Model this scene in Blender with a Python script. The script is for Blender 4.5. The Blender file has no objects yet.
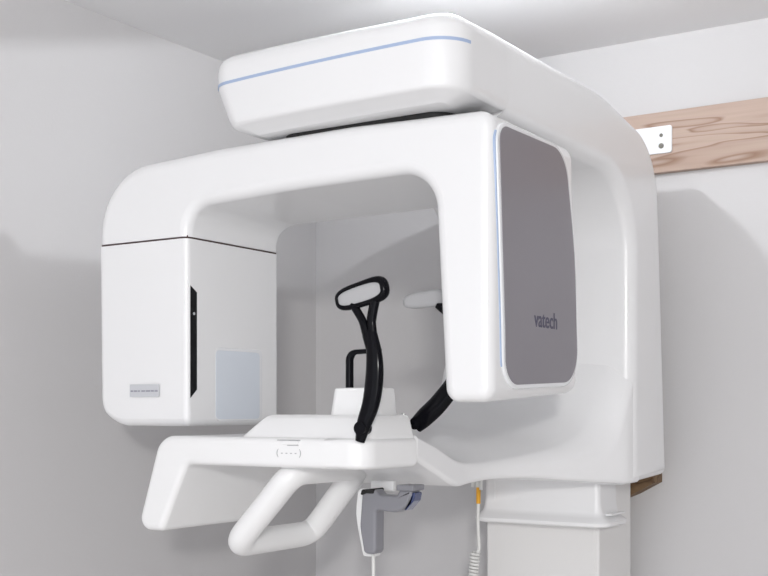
import bpy, bmesh, math
from mathutils import Vector, Matrix

SC = bpy.context.scene
COL = SC.collection
R = math.radians

# ------------------------------------------------------------------ materials
def mat(name, col, rough=0.5, metal=0.0, spec=0.5, coat=0.0, bump=0.0, bscale=200, var=0.0, vscale=3):
    m = bpy.data.materials.new(name); m.use_nodes = True
    nt = m.node_tree; b = nt.nodes['Principled BSDF']
    b.inputs['Base Color'].default_value = (*col, 1)
    b.inputs['Roughness'].default_value = rough
    b.inputs['Metallic'].default_value = metal
    b.inputs['Specular IOR Level'].default_value = spec
    b.inputs['Coat Weight'].default_value = coat
    b.inputs['Coat Roughness'].default_value = 0.06
    tc = nt.nodes.new('ShaderNodeTexCoord')
    n = nt.nodes.new('ShaderNodeTexNoise'); n.inputs['Scale'].default_value = vscale
    n.inputs['Detail'].default_value = 3
    nt.links.new(tc.outputs['Object'], n.inputs['Vector'])
    mx = nt.nodes.new('ShaderNodeMix'); mx.data_type = 'RGBA'
    v = max(var, 0.004)
    mx.inputs[6].default_value = (*[c * (1 - v) for c in col], 1)
    mx.inputs[7].default_value = (*[min(1, c * (1 + v)) for c in col], 1)
    nt.links.new(n.outputs['Fac'], mx.inputs[0])
    nt.links.new(mx.outputs[2], b.inputs['Base Color'])
    if bump:
        n2 = nt.nodes.new('ShaderNodeTexNoise'); n2.inputs['Scale'].default_value = bscale
        n2.inputs['Detail'].default_value = 4
        nt.links.new(tc.outputs['Object'], n2.inputs['Vector'])
        bp = nt.nodes.new('ShaderNodeBump'); bp.inputs['Strength'].default_value = bump
        bp.inputs['Distance'].default_value = 0.002
        nt.links.new(n2.outputs['Fac'], bp.inputs['Height'])
        nt.links.new(bp.outputs['Normal'], b.inputs['Normal'])
    return m

M = {}
M['shell'] = mat('white_enamel', (0.88, 0.88, 0.885), 0.32, coat=0.35)
M['column'] = mat('column_paint', (0.80, 0.79, 0.78), 0.42, coat=0.1)
M['table'] = mat('table_plastic', (0.90, 0.90, 0.90), 0.35, coat=0.2)
M['wall'] = mat('wall_paint', (0.65, 0.64, 0.645), 0.7, spec=0.25, bump=0.15, bscale=160, var=0.01)
M['ceil'] = mat('ceiling_paint', (0.85, 0.845, 0.85), 0.8, spec=0.2, bump=0.15, bscale=160, var=0.01)
M['floor'] = mat('floor_vinyl', (0.80, 0.77, 0.74), 0.45, bump=0.05, bscale=60, var=0.08, vscale=6)
M['panel'] = mat('grey_panel', (0.275, 0.26, 0.285), 0.38, metal=0.35, spec=0.5, coat=0.15)
M['rim'] = mat('white_rim', (0.87, 0.88, 0.90), 0.2, coat=0.5)
M['blue'] = mat('pale_blue_line', (0.40, 0.50, 0.70), 0.35)
M['black'] = mat('gloss_black', (0.003, 0.003, 0.005), 0.16, spec=0.14, coat=0.0)
M['dark'] = mat('dark_gap', (0.01, 0.01, 0.01), 0.7)
M['seam'] = mat('seam_gasket', (0.09, 0.05, 0.05), 0.7)
M['pad'] = mat('grey_pad', (0.44, 0.44, 0.45), 0.55)
M['paleblue'] = mat('pale_blue_window', (0.74, 0.79, 0.86), 0.25, coat=0.3)
M['plate'] = mat('silver_plate', (0.60, 0.61, 0.64), 0.4)
M['text'] = mat('print_ink', (0.075, 0.07, 0.12), 0.5)
M['textgrey'] = mat('grey_print', (0.30, 0.30, 0.36), 0.5)
M['handset'] = mat('grey_plastic', (0.25, 0.25, 0.275), 0.45, coat=0.1)
M['lens'] = mat('blue_lens', (0.012, 0.03, 0.13), 0.1, coat=1.0)
M['cable'] = mat('white_cable', (0.78, 0.78, 0.76), 0.45)
M['orange'] = mat('orange_sleeve', (0.85, 0.42, 0.02), 0.45)
M['steel'] = mat('screw_steel', (0.16, 0.15, 0.13), 0.5, metal=0.4)
M['bracket'] = mat('white_powder_coat', (0.86, 0.87, 0.90), 0.4)
M['chrome'] = mat('chrome', (0.8, 0.8, 0.8), 0.1, metal=1.0)
M['lamp_case'] = mat('lamp_case', (0.8, 0.8, 0.8), 0.5)

def wood(name, light, darkc, axis='X', rough=0.6):
    m = bpy.data.materials.new(name); m.use_nodes = True
    nt = m.node_tree; b = nt.nodes['Principled BSDF']; b.inputs['Roughness'].default_value = rough
    b.inputs['Specular IOR Level'].default_value = 0.25
    tc = nt.nodes.new('ShaderNodeTexCoord'); mp = nt.nodes.new('ShaderNodeMapping')
    mp.inputs['Scale'].default_value = (1.3, 1.0, 12.0) if axis == 'X' else (8, 8, 8)
    nt.links.new(tc.outputs['Object'], mp.inputs['Vector'])
    n = nt.nodes.new('ShaderNodeTexNoise'); n.inputs['Scale'].default_value = 1.25
    n.inputs['Detail'].default_value = 2.2; n.inputs['Distortion'].default_value = 0.5
    nt.links.new(mp.outputs['Vector'], n.inputs['Vector'])
    mul = nt.nodes.new('ShaderNodeMath'); mul.operation = 'MULTIPLY'; mul.inputs[1].default_value = 6.0
    nt.links.new(n.outputs['Fac'], mul.inputs[0])
    fr = nt.nodes.new('ShaderNodeMath'); fr.operation = 'FRACT'
    nt.links.new(mul.outputs[0], fr.inputs[0])
    cr = nt.nodes.new('ShaderNodeValToRGB')
    e = cr.color_ramp.elements
    e[0].position = 0.0; e[0].color = (*light, 1)
    e[1].position = 1.0; e[1].color = (*light, 1)
    for p, c in ((0.55, [l * 0.97 for l in light]), (0.80, [l * .72 + d * .28 for l, d in zip(light, darkc)]), (0.91, darkc), (0.97, [l * .9 for l in light])):
        q = e.new(p); q.color = (*c, 1)
    nt.links.new(fr.outputs[0], cr.inputs['Fac'])
    n2 = nt.nodes.new('ShaderNodeTexNoise'); n2.inputs['Scale'].default_value = 6; n2.inputs['Detail'].default_value = 6
    mp2 = nt.nodes.new('ShaderNodeMapping'); mp2.inputs['Scale'].default_value = (1, 4, 30)
    nt.links.new(tc.outputs['Object'], mp2.inputs['Vector']); nt.links.new(mp2.outputs['Vector'], n2.inputs['Vector'])
    mx = nt.nodes.new('ShaderNodeMix'); mx.data_type = 'RGBA'; mx.blend_type = 'MULTIPLY'
    mx.inputs[0].default_value = 0.35
    nt.links.new(cr.outputs['Color'], mx.inputs[6]); nt.links.new(n2.outputs['Color'], mx.inputs[7])
    bw = nt.nodes.new('ShaderNodeRGBToBW'); nt.links.new(n2.outputs['Color'], bw.inputs['Color'])
    rp = nt.nodes.new('ShaderNodeMapRange'); rp.inputs['To Min'].default_value = 0.55; rp.inputs['To Max'].default_value = 1.30
    nt.links.new(bw.outputs['Val'], rp.inputs['Value']); nt.links.new(rp.outputs['Result'], mx.inputs[7])
    nt.links.new(mx.outputs[2], b.inputs['Base Color'])
    return m
M['wood'] = wood('pine_board_wood', (0.53, 0.405, 0.34), (0.31, 0.195, 0.14))
M['oldwood'] = wood('chipboard_wood', (0.22, 0.14, 0.075), (0.10, 0.055, 0.03), axis='N')

# ------------------------------------------------------------------ helpers
def link(name, bm, m, parent=None, smooth=35, wn=True, flat_y=False):
    bmesh.ops.recalc_face_normals(bm, faces=bm.faces)
    me = bpy.data.meshes.new(name); bm.to_mesh(me); bm.free()
    me.materials.append(m)
    o = bpy.data.objects.new(name, me); COL.objects.link(o)
    if parent: o.parent = parent
    if smooth:
        me.shade_smooth(); me.set_sharp_from_angle(angle=R(smooth))
        for p in me.polygons:
            if len(p.vertices) > 10 or (flat_y and abs(p.normal.y) > .9999): p.use_smooth = False
        if wn:
            w = o.modifiers.new('wn', 'WEIGHTED_NORMAL'); w.keep_sharp = True; w.weight = 80
    return o

def fillet(pts, n=8):
    """pts: (a, b, radius) -> dense polygon with rounded corners"""
    out = []; N = len(pts)
    for i, p in enumerate(pts):
        r = p[2] if len(p) > 2 else 0
        P = Vector(p[:2])
        if r <= 0: out.append(P); continue
        A = Vector(pts[i-1][:2]); B = Vector(pts[(i+1) % N][:2])
        da = (A - P); db = (B - P); la, lb = da.length, db.length
        da.normalize(); db.normalize()
        ang = da.angle(db); t = r / math.tan(ang / 2)
        t = min(t, la * .49 if (len(pts[i-1]) > 2 and pts[i-1][2] > 0) else la * .98,
                lb * .49 if (len(pts[(i+1) % N]) > 2 and pts[(i+1) % N][2] > 0) else lb * .98)
        rr = t * math.tan(ang / 2)
        c = P + (da + db).normalized() * (rr / math.sin(ang / 2))
        s = P + da * t - c; e = P + db * t - c
        a0 = math.atan2(s.y, s.x); a1 = math.atan2(e.y, e.x)
        d = (a1 - a0 + math.pi) % (2 * math.pi) - math.pi
        k = max(2, int(abs(d) / R(90) * n + .5))
        for j in range(k + 1):
            a = a0 + d * j / k
            out.append(c + Vector((math.cos(a), math.sin(a))) * rr)
    res = []
    for p in out:
        if not res or (p - res[-1]).length > 1e-5: res.append(p)
    if (res[0] - res[-1]).length < 1e-5: res.pop()
    return res

def area(p): return sum(p[i-1].x * p[i].y - p[i].x * p[i-1].y for i in range(len(p))) / 2

def inset(poly, d):
    N = len(poly); out = []
    for i in range(N):
        a, p, b = poly[i-1], poly[i], poly[(i+1) % N]
        e1 = (p - a).normalized(); e2 = (b - p).normalized()
        n1 = Vector((-e1.y, e1.x)); n2 = Vector((-e2.y, e2.x))
        n = (n1 + n2)
        if n.length < 1e-6: n = n1
        n.normalize(); k = max(0.5, n.dot(n1))
        out.append(p + n * (d / k))
    return out

def prism(bm, poly, axis, rings):
    """rings: [(coordinate along axis, inset)]"""
    if area(poly) < 0: poly = poly[::-1]
    def v3(p, c):
        if axis == 'X': return (c, p.x, p.y)
        if axis == 'Y': return (p.x, c, p.y)
        return (p.x, p.y, c)
    rs = []
    for c, d in rings:
        q = inset(poly, d) if abs(d) > 1e-9 else poly
        rs.append([bm.verts.new(v3(p, c)) for p in q])
    n = len(poly)
    for a, b in zip(rs, rs[1:]):
        for i in range(n):
            bm.faces.new((a[i-1], a[i], b[i], b[i-1]))
    caps = [bm.faces.new(rs[0]), bm.faces.new(rs[-1])]
    return rs, caps

def rr(lo, hi, r, n=6, r2=None):
    """rounded edge rings between lo and hi"""
    r2 = r if r2 is None else r2
    o = []
    if r > 0: o += [(lo + r * (1 - math.sin(R(90) * j / n)), r * (1 - math.cos(R(90) * j / n))) for j in range(n, -1, -1)]
    else: o.append((lo, 0))
    if r2 > 0: o += [(hi - r2 * (1 - math.sin(R(90) * j / n)), r2 * (1 - math.cos(R(90) * j / n))) for j in range(0, n + 1)]
    else: o.append((hi, 0))
    if r > .004: o.insert(0, (lo, r * 1.12))
    if r2 > .004: o.append((hi, r2 * 1.12))
    return o

def safe(pts, r):
    """convex corner radii never smaller than the edge rounding"""
    if not r: return pts
    P = [Vector(p[:2]) for p in pts]; sg = 1 if area(P) > 0 else -1; out = []
    for i, p in enumerate(pts):
        rad = p[2] if len(p) > 2 else 0
        a = P[i] - P[i-1]; b = P[(i+1) % len(P)] - P[i]
        if rad > 0 and (a.x * b.y - a.y * b.x) * sg > 0: rad = max(rad, r * 1.25)
        out.append((p[0], p[1], rad))
    return out

def solid(name, pts, axis, lo, hi, r, m, parent=None, r2=None, n=6, fn=8, post=None, **kw):
    bm = bmesh.new()
    prism(bm, fillet(safe(pts, max(r, r2 or 0)), fn), axis, rr(lo, hi, r, n, r2))
    if post:
        for v in bm.verts: v.co = post(v.co)
    return link(name, bm, m, parent, **kw)

def box_bm(bm, x0, x1, y0, y1, z0, z1, b=0.0, seg=3):
    vs = [bm.verts.new((x, y, z)) for z in (z0, z1) for y in (y0, y1) for x in (x0, x1)]
    fs = [bm.faces.new([vs[i] for i in f]) for f in ((0,2,3,1),(4,5,7,6),(0,1,5,4),(2,6,7,3),(0,4,6,2),(1,3,7,5))]
    if b:
        es = list({e for f in fs for e in f.edges})
        bmesh.ops.bevel(bm, geom=es, offset=b, segments=seg, affect='EDGES', profile=0.5)

def box(name, x0, x1, y0, y1, z0, z1, m, parent=None, b=0.0, **kw):
    bm = bmesh.new(); box_bm(bm, x0, x1, y0, y1, z0, z1, b)
    return link(name, bm, m, parent, **kw)

def catmull(P, n=8):
    P = [Vector(p) for p in P]; Q = [P[0] * 2 - P[1]] + P + [P[-1] * 2 - P[-2]]; out = []
    for i in range(1, len(Q) - 2):
        for j in range(n):
            t = j / n
            a, b, c, d = Q[i-1], Q[i], Q[i+1], Q[i+2]
            out.append(0.5 * ((2*b) + (c-a)*t + (2*a-5*b+4*c-d)*t*t + (3*b-a-3*c+d)*t**3))
    out.append(P[-1]); return out

def tube_bm(bm, path, rad, sec=16, up=(0, 1, 0), closed=False, squash=1.0, cap=True):
    """sweep an ellipse: rad across, rad*squash along 'up'"""
    N = len(path); rings = []; up = Vector(up)
    for i, p in enumerate(path):
        if closed: t = path[(i+1) % N] - path[i-1]
        else: t = path[min(i+1, N-1)] - path[max(i-1, 0)]
        t.normalize()
        s = t.cross(up)
        if s.length < 1e-4: s = t.cross(Vector((1, 0, 0)))
        s.normalize(); u = s.cross(t).normalized()
        r = rad[i] if isinstance(rad, (list, tuple)) else rad
        rings.append([bm.verts.new(p + s * math.cos(2*math.pi*k/sec) * r + u * math.sin(2*math.pi*k/sec) * r * squash) for k in range(sec)])
    for i in range(N if closed else N - 1):
        a, b = rings[i], rings[(i+1) % N]
        for k in range(sec):
            bm.faces.new((a[k-1], a[k], b[k], b[k-1]))
    if not closed and cap:
        bm.faces.new(rings[0]); bm.faces.new(rings[-1])

def tube(name, pts, r, m, parent=None, smoothpath=True, n=8, **kw):
    bm = bmesh.new()
    path = catmull(pts, n) if smoothpath else [Vector(p) for p in pts]
    if isinstance(r, (list, tuple)) and smoothpath:
        rv = catmull([(q, 0, 0) for q in r], n); r = [q.x for q in rv]
    tube_bm(bm, path, r, **kw)
    return link(name, bm, m, parent, smooth=50, wn=False)

def cyl_bm(bm, c, axis, r, h, sec=24, r2=None):
    c = Vector(c); a = Vector(axis).normalized()
    tube_bm(bm, [c, c + a * h], [r, r if r2 is None else r2], sec, up=(0.123, 0.456, 0.9) if abs(a.z) < .9 else (0, 1, 0))

def thing(name, label, cat, loc, group=None):
    o = bpy.data.objects.new(name, None); COL.objects.link(o)
    o.empty_display_size = 0.1; o.location = loc
    o['label'] = label; o['category'] = cat
    if group: o['group'] = group
    return o
def adopt(root):
    """parts were built in world coordinates: keep them in place under their thing"""
    bpy.context.view_layer.update()
    for c in root.children:
        c.matrix_parent_inverse = root.matrix_world.inverted()
def tag(o, label, cat): o['label'] = label; o['category'] = cat; return o
def struct(o): o['kind'] = 'structure'; return o

def ribbon(name, path, z0, z1, off, m, parent):
    """thin raised line following a plan path [(x, y)], outward side = right of travel"""
    bm = bmesh.new(); N = len(path); r = []
    for i, p in enumerate(path):
        t = (path[min(i+1, N-1)] - path[max(i-1, 0)]).normalized(); nrm = Vector((t.y, -t.x))
        o = p + nrm * off; q = p - nrm * off
        r.append([bm.verts.new(v) for v in ((q.x, q.y, z0), (o.x, o.y, z0), (o.x, o.y, z1), (q.x, q.y, z1))])
    for a, b in zip(r, r[1:]):
        for k in range(4): bm.faces.new((a[k-1], a[k], b[k], b[k-1]))
    bm.faces.new(r[0]); bm.faces.new(r[-1])
    return link(name, bm, m, parent, smooth=50, wn=False)

def text(name, s, size, loc, rot, m, parent, sx=1.0, ext=0.0006, bold=0.0):
    cu = bpy.data.curves.new(name, 'FONT'); cu.body = s; cu.size = size; cu.extrude = ext; cu.offset = bold
    cu.align_x = 'CENTER'; cu.align_y = 'CENTER'
    t = bpy.data.objects.new(name, cu); COL.objects.link(t)
    bpy.context.view_layer.update()
    me = bpy.data.meshes.new_from_object(t.evaluated_get(bpy.context.evaluated_depsgraph_get()))
    bpy.data.objects.remove(t)
    me.transform(Matrix.Translation(loc) @ rot @ Matrix.Diagonal((sx, 1, 1, 1)))
    me.materials.clear(); me.materials.append(m); me.name = name
    o = bpy.data.objects.new(name, me); COL.objects.link(o); o.parent = parent
    return o

# ------------------------------------------------------------------ room
WL, WB, H = -2.012, 2.80, 2.375
struct(box('wall_left', WL - .1, WL, -1.2, WB, 0, H, M['wall'], smooth=0))
struct(box('wall_back', WL - .1, 1.4, WB, WB + .1, 0, H, M['wall'], smooth=0))
struct(box('wall_right', 1.4, 1.5, -1.2, WB + .1, 0, H, M['wall'], smooth=0))
struct(box('ceiling', WL - .1, 1.4, -1.2, WB + .1, H, H + .1, M['ceil'], smooth=0))
struct(box('floor', WL - .1, 1.4, -1.2, WB + .1, -.1, 0, M['floor'], smooth=0))

# ------------------------------------------------------------------ mounting boards
tag(box('mounting_board', -1.46, -0.25, WB - .022, WB, 2.034, 2.183, M['wood'], b=.0015, smooth=0),
    'long pale pine board with brown grain fixed across the back wall', 'board')
bm = bmesh.new()
prism(bm, [Vector(p) for p in ((-1.25, 1.30), (-1.25, 1.14), (-1.014, 1.241), (-0.958, 1.272), (-0.958, 1.30))][::-1], 'Y', [(2.735, 0), (WB, 0)])
tag(link('mounting_block', bm, M['oldwood'], smooth=0),
    'brown chipboard block with slanted lower edge behind the bottom of the machine', 'block')

br = thing('wall_bracket', 'small white bracket plate screwed onto the pine board beside the machine', 'bracket', (-1.0, WB - .022, 2.11))
solid('bracket_plate', [(-1.08, 2.080, .004), (-.925, 2.080, .006), (-.925, 2.147, .006), (-1.08, 2.147, .004)], 'Y', WB - .027, WB - .0215, .001, M['bracket'], br)
box('bracket_flange', -1.075, -1.069, 2.62, WB - .024, 2.085, 2.142, M['bracket'], br, b=.001)
for z, rad in ((2.124, .0045), (2.098, .0065)):
    bm = bmesh.new(); cyl_bm(bm, (-.951, WB - .0265, z), (0, -1, 0), rad, .0022)
    cyl_bm(bm, (-.951, WB - .0285, z), (0, -1, 0), rad * .55, .001, 6)
    link('screw', bm, M['steel'], br, smooth=30)
adopt(br)

# ------------------------------------------------------------------ the X-ray machine
mc = thing('panoramic_xray_machine', 'large white panoramic dental X-ray machine standing against the back wall', 'x-ray machine', (-1.145, 2.6, 0))

# column
solid('column', [(-1.289, 2.50, .006), (-1.003, 2.50, .006), (-1.003, 2.705, .006), (-1.289, 2.705, .006)], 'Z', 0.03, 1.42, 0, M['column'], mc)
solid('base_plate', [(-1.36, 2.15, .03), (-0.93, 2.15, .03), (-0.93, 2.74, .02), (-1.36, 2.74, .02)], 'Z', 0.0, 0.032, .003, M['column'], mc, r2=.008)
box('front_panel', -1.2885, -1.014, 2.4988, 2.503, 0.05, 1.40, M['column'], mc, b=.002)

# collar below the carriage: tray with flared skirt and notched right side
bm = bmesh.new()
pl = fillet([(-1.274, 2.455, .012), (-.985, 2.455, .012), (-.985, 2.56, .004), (-1.274, 2.56, .004)], 6)
prism(bm, pl, 'Z', [(1.19, -.014), (1.187, -.018), (1.190, -.0235), (1.197, -.0245), (1.2015, -.021), (1.207, -.013), (1.213, -.007), (1.220, -.004), (1.245, 0), (1.290, 0)])
col = link('column_collar', bm, M['shell'], mc)
bm = bmesh.new(); box_bm(bm, -.978, -.963, 2.475, 2.56, 1.212, 1.2165, .001)
link('collar_ledge', bm, M['shell'], col)
box('collar_slot', -.9865, -.9835, 2.466, 2.55, 1.218, 1.284, M['dark'], col, b=.0005) if False else None
box('front_rib', -1.247, -1.2445, 2.4535, 2.4565, 1.225, 1.29, M['shell'], col, b=.0008)

# carriage + overhead arm: a C shaped side profile swept across X
prof = [(1.81, 2.106, 0), (2.28, 2.112, .30), (2.62, 2.065, .22), (2.645, 1.80, .5), (2.685, 1.296, 0),
        (2.45, 1.285, 0), (2.452, 1.957, .165), (1.81, 1.957, 0)]
def carr_post(co):
    return co
solid('carriage', prof, 'X', -1.384, -.904, .029, M['shell'], mc, n=8, fn=14)

# lower arm carrying the chin rest
# stations along Y: y, x left, x right, z bottom, z top left, z top right, top right radius
SEC = [(1.812, -1.345, -1.078, 1.360, 1.408, 1.404, .008), (1.89, -1.345, -1.077, 1.330, 1.409, 1.380, .008), (1.965, -1.345, -1.077, 1.303, 1.410, 1.354, .009),
       (2.03, -1.345, -1.076, 1.306, 1.410, 1.347, .012), (2.11, -1.346, -1.062, 1.3105, 1.411, 1.350, .022), (2.22, -1.350, -1.022, 1.3075, 1.416, 1.362, .040),
       (2.32, -1.358, -.972, 1.298, 1.430, 1.385, .060), (2.40, -1.370, -.930, 1.291, 1.478, 1.440, .080), (2.445, -1.376, -.911, 1.288, 1.56, 1.54, .080), (2.50, -1.380, -.908, 1.288, 1.66, 1.66, .080)]
def station(t):
    n = len(SEC) - 1; i = min(n - 1, int(t * n)); u = t * n - i
    P = [SEC[max(0, i - 1)], SEC[i], SEC[i + 1], SEC[min(n, i + 2)]]
    return [0.5 * (2*b + (c-a)*u + (2*a-5*b+4*c-d)*u*u + (3*b-a-3*c+d)*u**3) for a, b, c, d in zip(*P)]
bm = bmesh.new(); rg = []
for j in range(73):
    y, xl, xr, zb, zl, zr, rad = station(j / 72)
    e = .004 if j == 0 else 0
    def corner(cx, cz, r, a0, a1, n=8): return [(cx + r * math.cos(R(a0 + (a1 - a0) * q / n)), cz + r * math.sin(R(a0 + (a1 - a0) * q / n))) for q in range(n + 1)]
    rb = .010; rad = min(rad, (zr - zb) * .6)
    pts = corner(xr - rb, zb + rb, rb, -90, 0) + corner(xr - rad, zr - rad, rad, 0, 75)
    x0, z0 = pts[-1]; x1, z1 = xl + .03, zl
    for q in range(1, 13):
        w = q / 12; pts.append((x0 + (x1 - x0) * w, z0 + (z1 - z0) * (w * (2 - w) * .5 + w * .5 if zl - zr > .001 else w)))
    pts += corner(xl + .012, zl - .012, .012, 90, 180)[1:] + corner(xl + .012, zb + .012, .012, 180, 270)
    cx, cz = (xl + xr) / 2, (zb + zl) / 2
    if j == 0:
        rg.append([bm.verts.new((x + (cx - x) * .03, y, z + (cz - z) * .10)) for x, z in pts]); y += .004
    rg.append([bm.verts.new((x, y, z)) for x, z in pts])
for a, b in zip(rg, rg[1:]):
    for k in range(len(a)): bm.faces.new((a[k-1], a[k], b[k], b[k-1]))
bm.faces.new(rg[0]); bm.faces.new(rg[-1])
link('lower_arm', bm, M['shell'], mc, smooth=50)

# overhead head unit: plan outline with a bowed front
def front_y(x):
    u = (x + .93) / (-1.40 + .93)
    return 1.612 + .026 * max(0, u) ** 2
plan = [(-1.425, 2.02, .05)]
fr = [(-1.425 + (.527) * i / 16) for i in range(17)]
pp = [(x, front_y(x)) for x in fr]
ul = [(-1.425, 1.815, .0), (-1.425, front_y(-1.425), .055)] + [(x, y, 0) for x, y in pp[2:-3]] + [(-.886, front_y(-.904) , .062), (-.897, 1.815, .0)]
plan_poly = fillet(ul, 10)
def tilt_left(co):
    # the left end tapers inwards below the blue line
    k = max(0, min(1, (-1.24 - co.x) / .16)); d = max(0, 2.045 - co.z)
    co.x += k * d * .42
    if co.z > 2.055: co.z -= .009 * max(0, min(1, (co.x + 1.40) / .4)) * min(1, (co.z - 2.055) / .03) * max(0, min(1, (1.80 - co.y) / .10))
    return co
bm = bmesh.new()
R_ = [(1.9563, .052), (1.9565, .050), (1.958, .045), (1.960, .038), (1.9665, .010), (1.9695, .005), (1.974, .002), (1.985, .0005), (2.04, 0), (2.070, 0), (2.083, .002), (2.093, .008), (2.101, .02), (2.1055, .04), (2.107, .07)]
prism(bm, plan_poly, 'Z', R_)
for v in bm.verts: v.co = tilt_left(v.co)
hu = link('head_unit', bm, M['shell'], mc, smooth=40)
pc = plan_poly if area(plan_poly) > 0 else plan_poly[::-1]
# blue accent line: from the left end round the front to the right corner
st = [p for p in pc if p.y < 1.675]
st.sort(key=lambda p: (0, -p.y) if p.x < -1.4245 else ((2, p.y) if p.x > -.8975 else (1, p.x)))
ribbon('accent_line', st, 2.0440, 2.0492, .0006, M['blue'], hu)
# dark rotation joint between head unit and rotating arm
solid('rotation_joint', [(-1.315, 1.708, .04), (-.96, 1.708, .04), (-.96, 1.95, .06), (-1.315, 1.95, .06)], 'Z', 1.944, 1.960, 0, M['dark'], mc)

# rotating arm: arch profile in XZ swept along Y
arch = [(-.868, 1.463, .020), (-.868, 1.945, .030), (-1.15, 1.953, .9), (-1.45, 1.950, .6), (-1.768, 1.935, .135), (-1.768, 1.70, 0),
        (-1.527, 1.70, 0), (-1.527, 1.843, .050), (-1.30, 1.853, .5), (-.980, 1.857, .070), (-.958, 1.463, .022)]
def arm_post(co):
    # generator side: back edge sits a little further back low down, bottom rises to the rear
    if co.x > -1.0 and co.y > 1.8:
        k = (co.y - 1.8) / .24
        co.y += k * .022 * max(0, min(1, (1.95 - co.z) / .4))
        if co.z < 1.52: co.z += k * .020
    if co.x < -1.4 and co.y > 1.85:
        co.y -= (co.y - 1.85) / .19 * .05 * min(1, (-1.4 - co.x) / .12)
    return co
bm = bmesh.new()
prism(bm, fillet(safe(arch, .020), 12), 'Y', rr(1.697, 2.040, .020, 6, .020))
for v in bm.verts:
    if v.co.z < 1.78 and v.co.x < -1.45: v.co.z = 1.7873
    v.co = arm_post(v.co)
ra = link('rotating_arm', bm, M['shell'], mc, flat_y=True)
# seam gasket and sensor housing
box('seam_gasket', -1.764, -1.531, 1.703, 1.985, 1.7825, 1.790, M['seam'], mc, b=.001)
sh_p = [(-1.768, 1.86, 0), (-1.763, 1.418, .060), (-1.527, 1.418, .012), (-1.527, 1.86, 0)]
bm = bmesh.new()
rings = [(1.716, .03), (1.7035, .013), (1.699, .006), (1.697, 0)]
rings = rr(1.697, 1.990, .013, 5)
prism(bm, fillet(safe(sh_p, .013), 10), 'Y', rings)
for v in bm.verts:
    if v.co.z > 1.79: v.co.z = 1.7835
for v in bm.verts:   # lower front edge chamfer, top stays flush with the seam
    c = v.co
    if c.z < 1.445 and c.y < 1.72:
        c.y += (1.445 - c.z) * .5 * min(1, (-1.527 - c.x) / .03 + .1)
sh = link('sensor_housing', bm, M['shell'], mc, smooth=40, flat_y=True)
# black slot, pale window, little silver plate on the housing
bm = bmesh.new()
prism(bm, [Vector(p) for p in ((1.7075, 1.692), (1.7255, 1.680), (1.7255, 1.490), (1.7075, 1.474))][::-1], 'X', [(-1.5285, 0), (-1.5262, 0)])
link('black_slot', bm, M['black'], sh, smooth=0)
bm = bmesh.new(); cyl_bm(bm, (-1.5262, 1.7165, 1.638), (1, 0, 0), .0028, .001, 12); link('indicator_dot', bm, M['plate'], sh)
solid('display_window', [(1.782, 1.4315, .01), (1.922, 1.4315, .01), (1.922, 1.570, .01), (1.782, 1.570, .01)], 'X', -1.5285, -1.5263, .0006, M['paleblue'], sh)
solid('window_frame', [(1.782, 1.428, .012), (1.931, 1.428, .012), (1.931, 1.576, .012), (1.782, 1.576, .012)], 'X', -1.5285, -1.5266, .0006, M['rim'], sh)
solid('name_plate', [(-1.678, 1.476, .002), (-1.599, 1.476, .002), (-1.599, 1.501, .002), (-1.678, 1.501, .002)], 'Y', 1.6958, 1.6975, .0004, M['plate'], sh)
bm = bmesh.new()
for x0, x1 in ((-1.675, -1.668), (-1.666, -1.657), (-1.655, -1.650), (-1.646, -1.636), (-1.634, -1.622), (-1.620, -1.612), (-1.610, -1.602)):
    box_bm(bm, x0, x1, 1.6955, 1.6962, 1.4862, 1.4892)
link('worn_print_line', bm, M['textgrey'], sh, smooth=0)

# grey side panel of the generator with a pale rim
pan = [(1.712, 1.900, .035), (1.722, 1.921, .018), (1.955, 1.925, .045), (2.004, 1.900, .05), (2.018, 1.82, .2), (2.040, 1.60, .3), (2.042, 1.512, .045), (1.735, 1.489, .045)]
pan = [(1.716, 1.922, .030), (1.985, 1.926, .065), (2.030, 1.74, .6), (2.044, 1.503, .060), (1.742, 1.491, .045), (1.738, 1.60, .6)]
pp_ = fillet(pan, 12)
if area(pp_) < 0: pp_ = pp_[::-1]
bm = bmesh.new(); prism(bm, inset(pp_, -.0075), 'X', rr(-.874, -.8635, 0, 4, .003)); rim = link('panel_rim', bm, M['rim'], ra)
bm = bmesh.new(); prism(bm, pp_, 'X', rr(-.872, -.8622, 0, 3, .001)); sp = link('side_panel', bm, M['panel'], ra)
# pale blue hairline down the front side of the rim
fe = [p for p in inset(pp_, -.0085) if p.x < 1.752 and 1.52 < p.y < 1.912]
fe.sort(key=lambda p: p.y)
bm = bmesh.new(); tube_bm(bm, [Vector((-.8685, p.x, p.y)) for p in fe], .0024, 8, up=(1, 0, 0)); link('accent_hairline', bm, M['blue'], ra)
rotp = Matrix.Rotation(R(90), 4, 'Z') @ Matrix.Rotation(R(90), 4, 'X')
text('panel_lettering', 'vatech', .041, Vector((-.862, 1.900, 1.6085)), rotp, M['text'], ra, sx=.92, ext=.0003, bold=.0004)

# chin rest table: slab with a slanted plate folding down at its left end
slab = [(-1.14, 1.347, 0), (-1.14, 1.401, 0), (-1.555, 1.401, .045), (-1.615, 1.218, .034), (-1.548, 1.218, .008), (-1.486, 1.347, .018)]
def slab_post(co):
    if co.y < 1.70 and co.x > -1.12:     # rounded front right corner in plan
        d = (1.70 - co.y) / .05
        co.x -= .028 * d * d * (co.x + 1.12) / .031
    if co.z < 1.30 and co.y > 1.80: co.y += 0
    return co
bm = bmesh.new(); prism(bm, fillet(safe(slab, .012), 10), 'Y', [(1.672, .006), (1.656, .0045), (1.6515, .0025), (1.650, 0.006 * 0)] if False else rr(1.648, 1.84, .012, 5, .008))
for v in bm.verts: v.co = slab_post(v.co)
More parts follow.
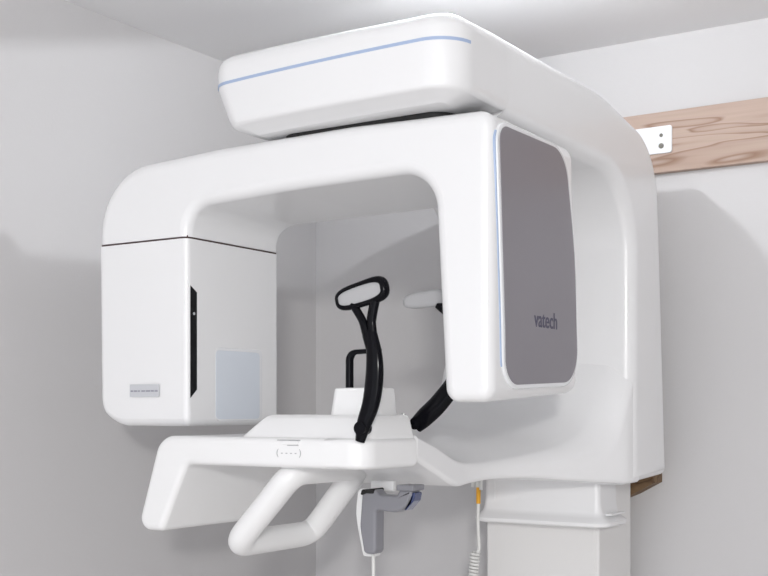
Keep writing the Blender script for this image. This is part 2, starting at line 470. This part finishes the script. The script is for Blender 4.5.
# plate reaches further back than the slab
for v in bm.verts:
    if v.co.y > 1.80 and v.co.x < -1.47: v.co.y += .17
tb = link('chin_rest_table', bm, M['table'], mc, smooth=40)
# raised deck
deck = [(-1.345, 1.395, 0), (-1.345, 1.398, .0), (-1.315, 1.440, .012), (-1.078, 1.440, .010), (-1.078, 1.350, .01), (-1.12, 1.350, .0)]
bm = bmesh.new()
pl = fillet([(-1.372, 1.664, .02), (-1.088, 1.664, .03), (-1.078, 1.812, .01), (-1.372, 1.812, .01)], 8)
prism(bm, pl, 'Z', [(1.39, 0), (1.402, .001), (1.433, .008), (1.439, .012), (1.4415, .018)])
for v in bm.verts:
    k = max(0, (v.co.z - 1.402) / .038)
    if v.co.x < -1.2: v.co.x += k * .030
    if v.co.y < 1.72: v.co.y += k * .020
link('raised_deck', bm, M['table'], tb, smooth=40)
# rounded right end of the slab
bm = bmesh.new()
pl = fillet([(-1.172, 1.6483, 0), (-1.084, 1.6483, .040), (-1.074, 1.812, .008), (-1.172, 1.812, 0)], 10)
prism(bm, pl, 'Z', [(1.347, .013), (1.3475, .009), (1.3495, .0045), (1.352, .0018), (1.356, 0), (1.390, 0), (1.395, .001), (1.399, .004), (1.401, .009), (1.401, .012)])
link('table_end', bm, M['table'], tb, smooth=40)
# small latch and printed marks on the front edge
solid('release_latch', [(-1.258, 1.3885, .003), (-1.222, 1.3885, .004), (-1.222, 1.3955, .003), (-1.258, 1.3955, .003)], 'Y', 1.6455, 1.66, .001, M['table'], tb)
solid('latch_recess', [(-1.272, 1.3925, .002), (-1.216, 1.3925, .002), (-1.216, 1.3985, .002), (-1.272, 1.3985, .002)], 'Y', 1.6470, 1.66, .0004, M['pad'], tb) if False else None
bm = bmesh.new()
box_bm(bm, -1.270, -1.220, 1.6488, 1.655, 1.3957, 1.3972)
box_bm(bm, -1.246, -1.222, 1.6468, 1.655, 1.3868, 1.3880)
link('latch_outline', bm, M['pad'], tb, smooth=0)
rx = Matrix.Rotation(R(90), 4, 'X')
text('printed_marks', '( - - - - )', .016, Vector((-1.2435, 1.6478, 1.3745)), rx, M['pad'], tb, sx=1.05, ext=.0002)

# loop handle below the table
def lp(x, y, z): return Vector((x, y, z))
A, B, C_, D = Vector((-1.268, 1.695, 1.338)), Vector((-1.402, 1.695, 1.198)), Vector((-1.402, 1.935, 1.198)), Vector((-1.264, 1.905, 1.338))
def round_loop(P, r, n=8):
    out = []
    N = len(P)
    for i in range(N):
        a, p, b = P[i-1], P[i], P[(i+1) % N]
        da = (a - p).normalized(); db = (b - p).normalized()
        for j in range(n + 1):
            t = j / n
            out.append((p + da * r) * (1-t)**2 + p * 2*t*(1-t) + (p + db * r) * t*t)
    return out
bm = bmesh.new()
tube_bm(bm, round_loop([A, B, C_, D], .036), .0268, 20, up=(B - A).cross(C_ - B).normalized(), closed=True, squash=.9)
link('grip_handle', bm, M['table'], tb, smooth=60, wn=False)

# cup and black frame on the table
cup = solid('bite_holder', [(-1.216, 1.728, .014), (-1.106, 1.728, .014), (-1.106, 1.80, .014), (-1.216, 1.80, .014)], 'Z', 1.436, 1.490, 0, M['table'], mc, r2=.004,
      post=lambda c: Vector((c.x + (.010 if c.x < -1.16 else -.006) * (c.z - 1.436) / .054, c.y, c.z)))
bm = bmesh.new()
path = [Vector((-1.1925, 1.765, 1.484)), Vector((-1.1925, 1.765, 1.540))] + [Vector((-1.1925 + .016 * (1 - math.cos(R(a))), 1.765, 1.540 + .016 * math.sin(R(a)))) for a in range(15, 91, 15)] + [Vector((-1.125, 1.765, 1.558))]
tube_bm(bm, path, [.0075] * 3 + [.0072, .007, .006, .0052, .0046] + [.0042] * (len(path) - 8), 14)
link('bite_rod', bm, M['black'], cup, smooth=60, wn=False)

# temple supports: curved black arms with grey pads
def temple(y, base, curve, rads, pad_c, pad_tilt, pad_l, pad_h, fork, ring):
    arm = tube('temple_support', [(x, y, z) for x, z in curve], rads, M['black'], mc, squash=.62)
    bm = bmesh.new()
    # pad ring: superellipse loop
    ct, st_ = math.cos(R(pad_tilt)), math.sin(R(pad_tilt))
    def on(u, v, yy):
        return Vector((pad_c[0] + u * ct - v * st_, yy, pad_c[1] + u * st_ + v * ct))
    def outline(grow):
        o = []
        for i in range(40):
            a = 2 * math.pi * i / 40
            c, s = math.cos(a), math.sin(a)
            u = math.copysign(abs(c) ** .60, c) * (pad_l + grow); v = math.copysign(abs(s) ** .62, s) * (pad_h * (1 - .12 * c * 0) + grow)
            o.append((u, v * (1.0 + .07 * (u / pad_l))))
        return o
    if ring:
        tube_bm(bm, [on(u, v, y) for u, v in outline(0)], [.0050 + .0026 * max(0, math.cos(2*math.pi*i/40)) for i in range(40)], 12, closed=True, squash=1.3)
        link('pad_rim', bm, M['black'], arm, smooth=60, wn=False)
        bm = bmesh.new()
    o = outline(-.001)
    for yy in ((y - .004, y + .004),):
        rings = []
        for yv, g in ((y - .006, -.008), (y - .0055, -.004), (y - .003, 0), (y + .003, 0), (y + .0055, -.004), (y + .006, -.008)):
            rings.append([bm.verts.new(on(u, v, yv)) for u, v in outline(-.001 + g)])
        for a, b in zip(rings, rings[1:]):
            for k in range(40): bm.faces.new((a[k-1], a[k], b[k], b[k-1]))
        bm.faces.new(rings[0]); bm.faces.new(rings[-1])
    link('temple_pad', bm, M['pad'], arm, smooth=60)
    for pts, rad in fork:
        bm = bmesh.new(); tube_bm(bm, catmull([(x, y, z) for x, z in pts], 6), rad, 12, squash=.8)
        link('fork', bm, M['black'], arm, smooth=60, wn=False)
    bm = bmesh.new(); cyl_bm(bm, (base[0], y - .011, base[1]), (0, 1, 0), .0115, .022, 24)
    pv = link('pivot_knob', bm, M['black'], arm, smooth=40)
    return arm
s1 = temple(1.655, (-1.091, 1.419), [(-1.097, 1.396), (-1.089, 1.425), (-1.075, 1.460), (-1.0680, 1.500), (-1.0675, 1.540), (-1.0745, 1.585)],
       [.009, .0140, .0165, .0172, .0155, .0105], (-1.0945, 1.6475), 12, .0485, .0172,
       [([(-1.074, 1.550), (-1.084, 1.580), (-1.092, 1.603), (-1.112, 1.632)], [.0085] * 6 + [.0078] * 6 + [.0075] * 7), ([(-1.068, 1.552), (-1.071, 1.580), (-1.073, 1.605), (-1.066, 1.637)], [.0090] * 6 + [.0082] * 6 + [.009] * 7)], True)
s2 = temple(1.86, (-1.104, 1.425), [(-1.108, 1.421), (-1.087, 1.438), (-1.055, 1.466), (-1.020, 1.51), (-1.006, 1.56), (-1.018, 1.61), (-1.060, 1.645)],
       [.0155, .0185, .0185, .0170, .0150, .012, .009], (-1.088, 1.655), 4, .047, .0165, [], False)
bm = bmesh.new(); tube_bm(bm, catmull([(-1.114, 1.835, 1.424), (-1.123, 1.838, 1.431), (-1.122, 1.840, 1.443)], 6), .0045, 10); link('chrome_clip', bm, M['chrome'], s2, smooth=60)
# two tiny screws beside the pad
for z in (1.648, 1.656):
    bm = bmesh.new(); cyl_bm(bm, (-1.0475, 1.6495, z), (0, -1, 0), .0016, .0012, 10); link('pad_screw', bm, M['plate'], s1)

# bracket that hangs under the lower arm for the handset
adopt(mc)

# ------------------------------------------------------------------ handset in its holder
hs = thing('scanner_handset', 'grey pistol-shaped handset with a blue lens hanging under the white arm', 'handset', (-1.21, 1.885, 1.18))
body = [(-1.234, 1.296, .012), (-1.240, 1.225, .05), (-1.230, 1.173, .010), (-1.203, 1.173, .010), (-1.202, 1.258, .004), (-1.160, 1.2555, .02), (-1.137, 1.264, .03), (-1.122, 1.290, .006), (-1.122, 1.3, .003),
        (-1.150, 1.3, .004), (-1.156, 1.288, .006), (-1.196, 1.288, .008), (-1.205, 1.298, .006)]
solid('handset_body', body, 'Y', 1.868, 1.902, .006, M['handset'], hs)
solid('lens_cap', [(-1.126, 1.294, .001), (-1.116, 1.296, .003), (-1.120, 1.279, .004), (-1.138, 1.260, .003), (-1.1405, 1.262, .001), (-1.127, 1.276, .004)], 'Y', 1.871, 1.899, .002, M['lens'], hs)
solid('trigger_cap', [(-1.236, 1.285, .002), (-1.232, 1.297, .005), (-1.206, 1.300, .003), (-1.206, 1.290, .002), (-1.222, 1.290, .002)], 'Y', 1.864, 1.905, .002, M['dark'], hs)
solid('top_cradle', [(-1.152, 1.298, .002), (-1.115, 1.298, .002), (-1.115, 1.309, .001), (-1.152, 1.309, .001)], 'Y', 1.862, 1.905, .002, M['handset'], hs)
adopt(hs)
hd = thing('handset_holder', 'narrow white cradle with a cord behind the grey handset', 'holder', (-1.24, 1.91, 1.18))
solid('cradle', [(-1.268, 1.296, .012), (-1.274, 1.245, .1), (-1.256, 1.163, .006), (-1.226, 1.163, .006), (-1.228, 1.296, .004)], 'Y', 1.904, 1.925, .004, M['table'], hd)
box('hanger_arm', -1.243, -1.19, 1.912, 1.924, 1.292, 1.3125, M['table'], hd, b=.003)
tube('cord', [(-1.231, 1.905, 1.168), (-1.231, 1.905, 1.0), (-1.232, 1.91, .6), (-1.235, 1.91, .2), (-1.25, 1.90, .03), (-1.30, 1.90, .005), (-1.5, 1.98, .005), (-1.7, 2.3, .005)], .0035, M['cable'], hd, sec=10)
adopt(hd)

# ------------------------------------------------------------------ coiled cable
X0, Y0 = -1.263, 2.405
cb = thing('coiled_cable', 'white coiled cable with orange sleeve hanging left of the column', 'cable', (X0, Y0, 1.28))
bm = bmesh.new(); cyl_bm(bm, (X0, Y0, 1.232), (0, 0, 1), .0052, .038, 16); link('orange_sleeve', bm, M['orange'], cb)
bm = bmesh.new(); cyl_bm(bm, (X0, Y0, 1.27), (0, 0, 1), .006, .018, 16, .007); link('plug', bm, M['cable'], cb)
bm = bmesh.new(); cyl_bm(bm, (X0 - .014, Y0, 1.270), (0, 0, 1), .0045, .017, 16); cyl_bm(bm, (X0 + .012, Y0 - .01, 1.265), (0, 0, 1), .004, .022, 12); link('socket', bm, M['cable'], cb)
tube('straight_cord', [(X0, Y0, 1.234), (X0 - .001, Y0, 1.19), (X0 + .001, Y0, 1.15), (X0 + .002, Y0, 1.128), (X0 - .003, Y0, 1.118)], .0038, M['cable'], cb, sec=12)
bm = bmesh.new(); path = []
turns = 46; nn = turns * 14
for i in range(nn + 1):
    a = 2 * math.pi * i / 14; z = 1.120 - .0078 * i / 14
    sway = -.008 - .010 * min(1, (1.12 - z) / .1)
    path.append(Vector((X0 + sway + .0085 * math.cos(a), Y0 + .0085 * math.sin(a), z)))
tube_bm(bm, path, .0036, 8, up=(0, 0, 1)); link('coil', bm, M['cable'], cb, smooth=60, wn=False)
tube('lower_cord', [tuple(path[-1]), (X0 - .02, Y0 + .005, .70), (X0 - .06, Y0 + .0, .4), (X0 - .13, Y0, .12), (X0 - .18, Y0, .02), (X0 - .22, Y0, .005), (X0 - .5, Y0 + .1, .005)], .0036, M['cable'], cb, sec=10)
adopt(cb)

# ------------------------------------------------------------------ lamps and added fill light
def area_light(name, loc, target, sx, sy, power, col=(1, 1, 1), spread=180):
    l = bpy.data.lights.new(name, 'AREA'); l.shape = 'RECTANGLE'; l.size = sx; l.size_y = sy
    l.energy = power; l.color = col; l.spread = R(spread)
    o = bpy.data.objects.new(name, l); COL.objects.link(o); o.location = loc
    d = Vector(target) - Vector(loc); o.rotation_euler = d.to_track_quat('-Z', 'Y').to_euler()
    return o
area_light('ceiling_lamp_front', (1.34, -2.1, 2.12), (-1.2, 2.0, 1.5), .25, .25, 58, (1, .985, .96))
LX, LY, LZ = -1.03, 1.89, 2.268
lamp = thing('ceiling_lamp', 'ceiling lamp above the machine with an added round white disc cutting off its upward light', 'lamp', (LX, LY, H))
nrm = Vector((.012, .283, -1)).normalized()
bm = bmesh.new(); tube_bm(bm, [Vector((LX, LY, LZ)) - nrm * t for t in (.009, .013)], .24, 64, up=(0, 1, 0)); link('cutoff_disc', bm, M['lamp_case'], lamp, smooth=40)  # added unseen disc, tilted so the bulb leaves the upper left wall dark
bm = bmesh.new(); cyl_bm(bm, Vector((LX, LY, LZ)) - nrm * .012, (0, 0, 1), .015, H - LZ - .012, 20); link('lamp_stem', bm, M['lamp_case'], lamp)
adopt(lamp)
pl_ = bpy.data.lights.new('bulb', 'POINT'); pl_.energy = 9.3; pl_.shadow_soft_size = .0085; pl_.color = (.94, .97, 1)
po = bpy.data.objects.new('bulb', pl_); COL.objects.link(po); po.location = (LX, LY, LZ)
area_light('fill_light', (1.1, -1.6, 1.2), (-1.2, 2.2, 1.5), 1.6, 1.4, 8, (.97, .98, 1))  # unseen fill panel, added to brighten the scene from the front; no window there

w = bpy.data.worlds.new('room_air'); SC.world = w; w.use_nodes = True
w.node_tree.nodes['Background'].inputs['Color'].default_value = (.92, .945, 1, 1)
w.node_tree.nodes['Background'].inputs['Strength'].default_value = 1.30

# ------------------------------------------------------------------ camera
cd = bpy.data.cameras.new('camera'); cam = bpy.data.objects.new('camera', cd); COL.objects.link(cam)
cd.sensor_width = 36; cd.lens = 36 * 1162 / 768; cd.shift_y = (410 - 288) / 768
cam.location = (0, 0, 1.45); cam.rotation_euler = (R(90), 0, R(32.35))
cd.clip_start = .05
SC.camera = cam
SC.view_settings.view_transform = 'Standard'; SC.view_settings.look = 'None'
SC.view_settings.gamma = 1; SC.view_settings.use_curve_mapping = False
SC.view_settings.exposure = 0.08
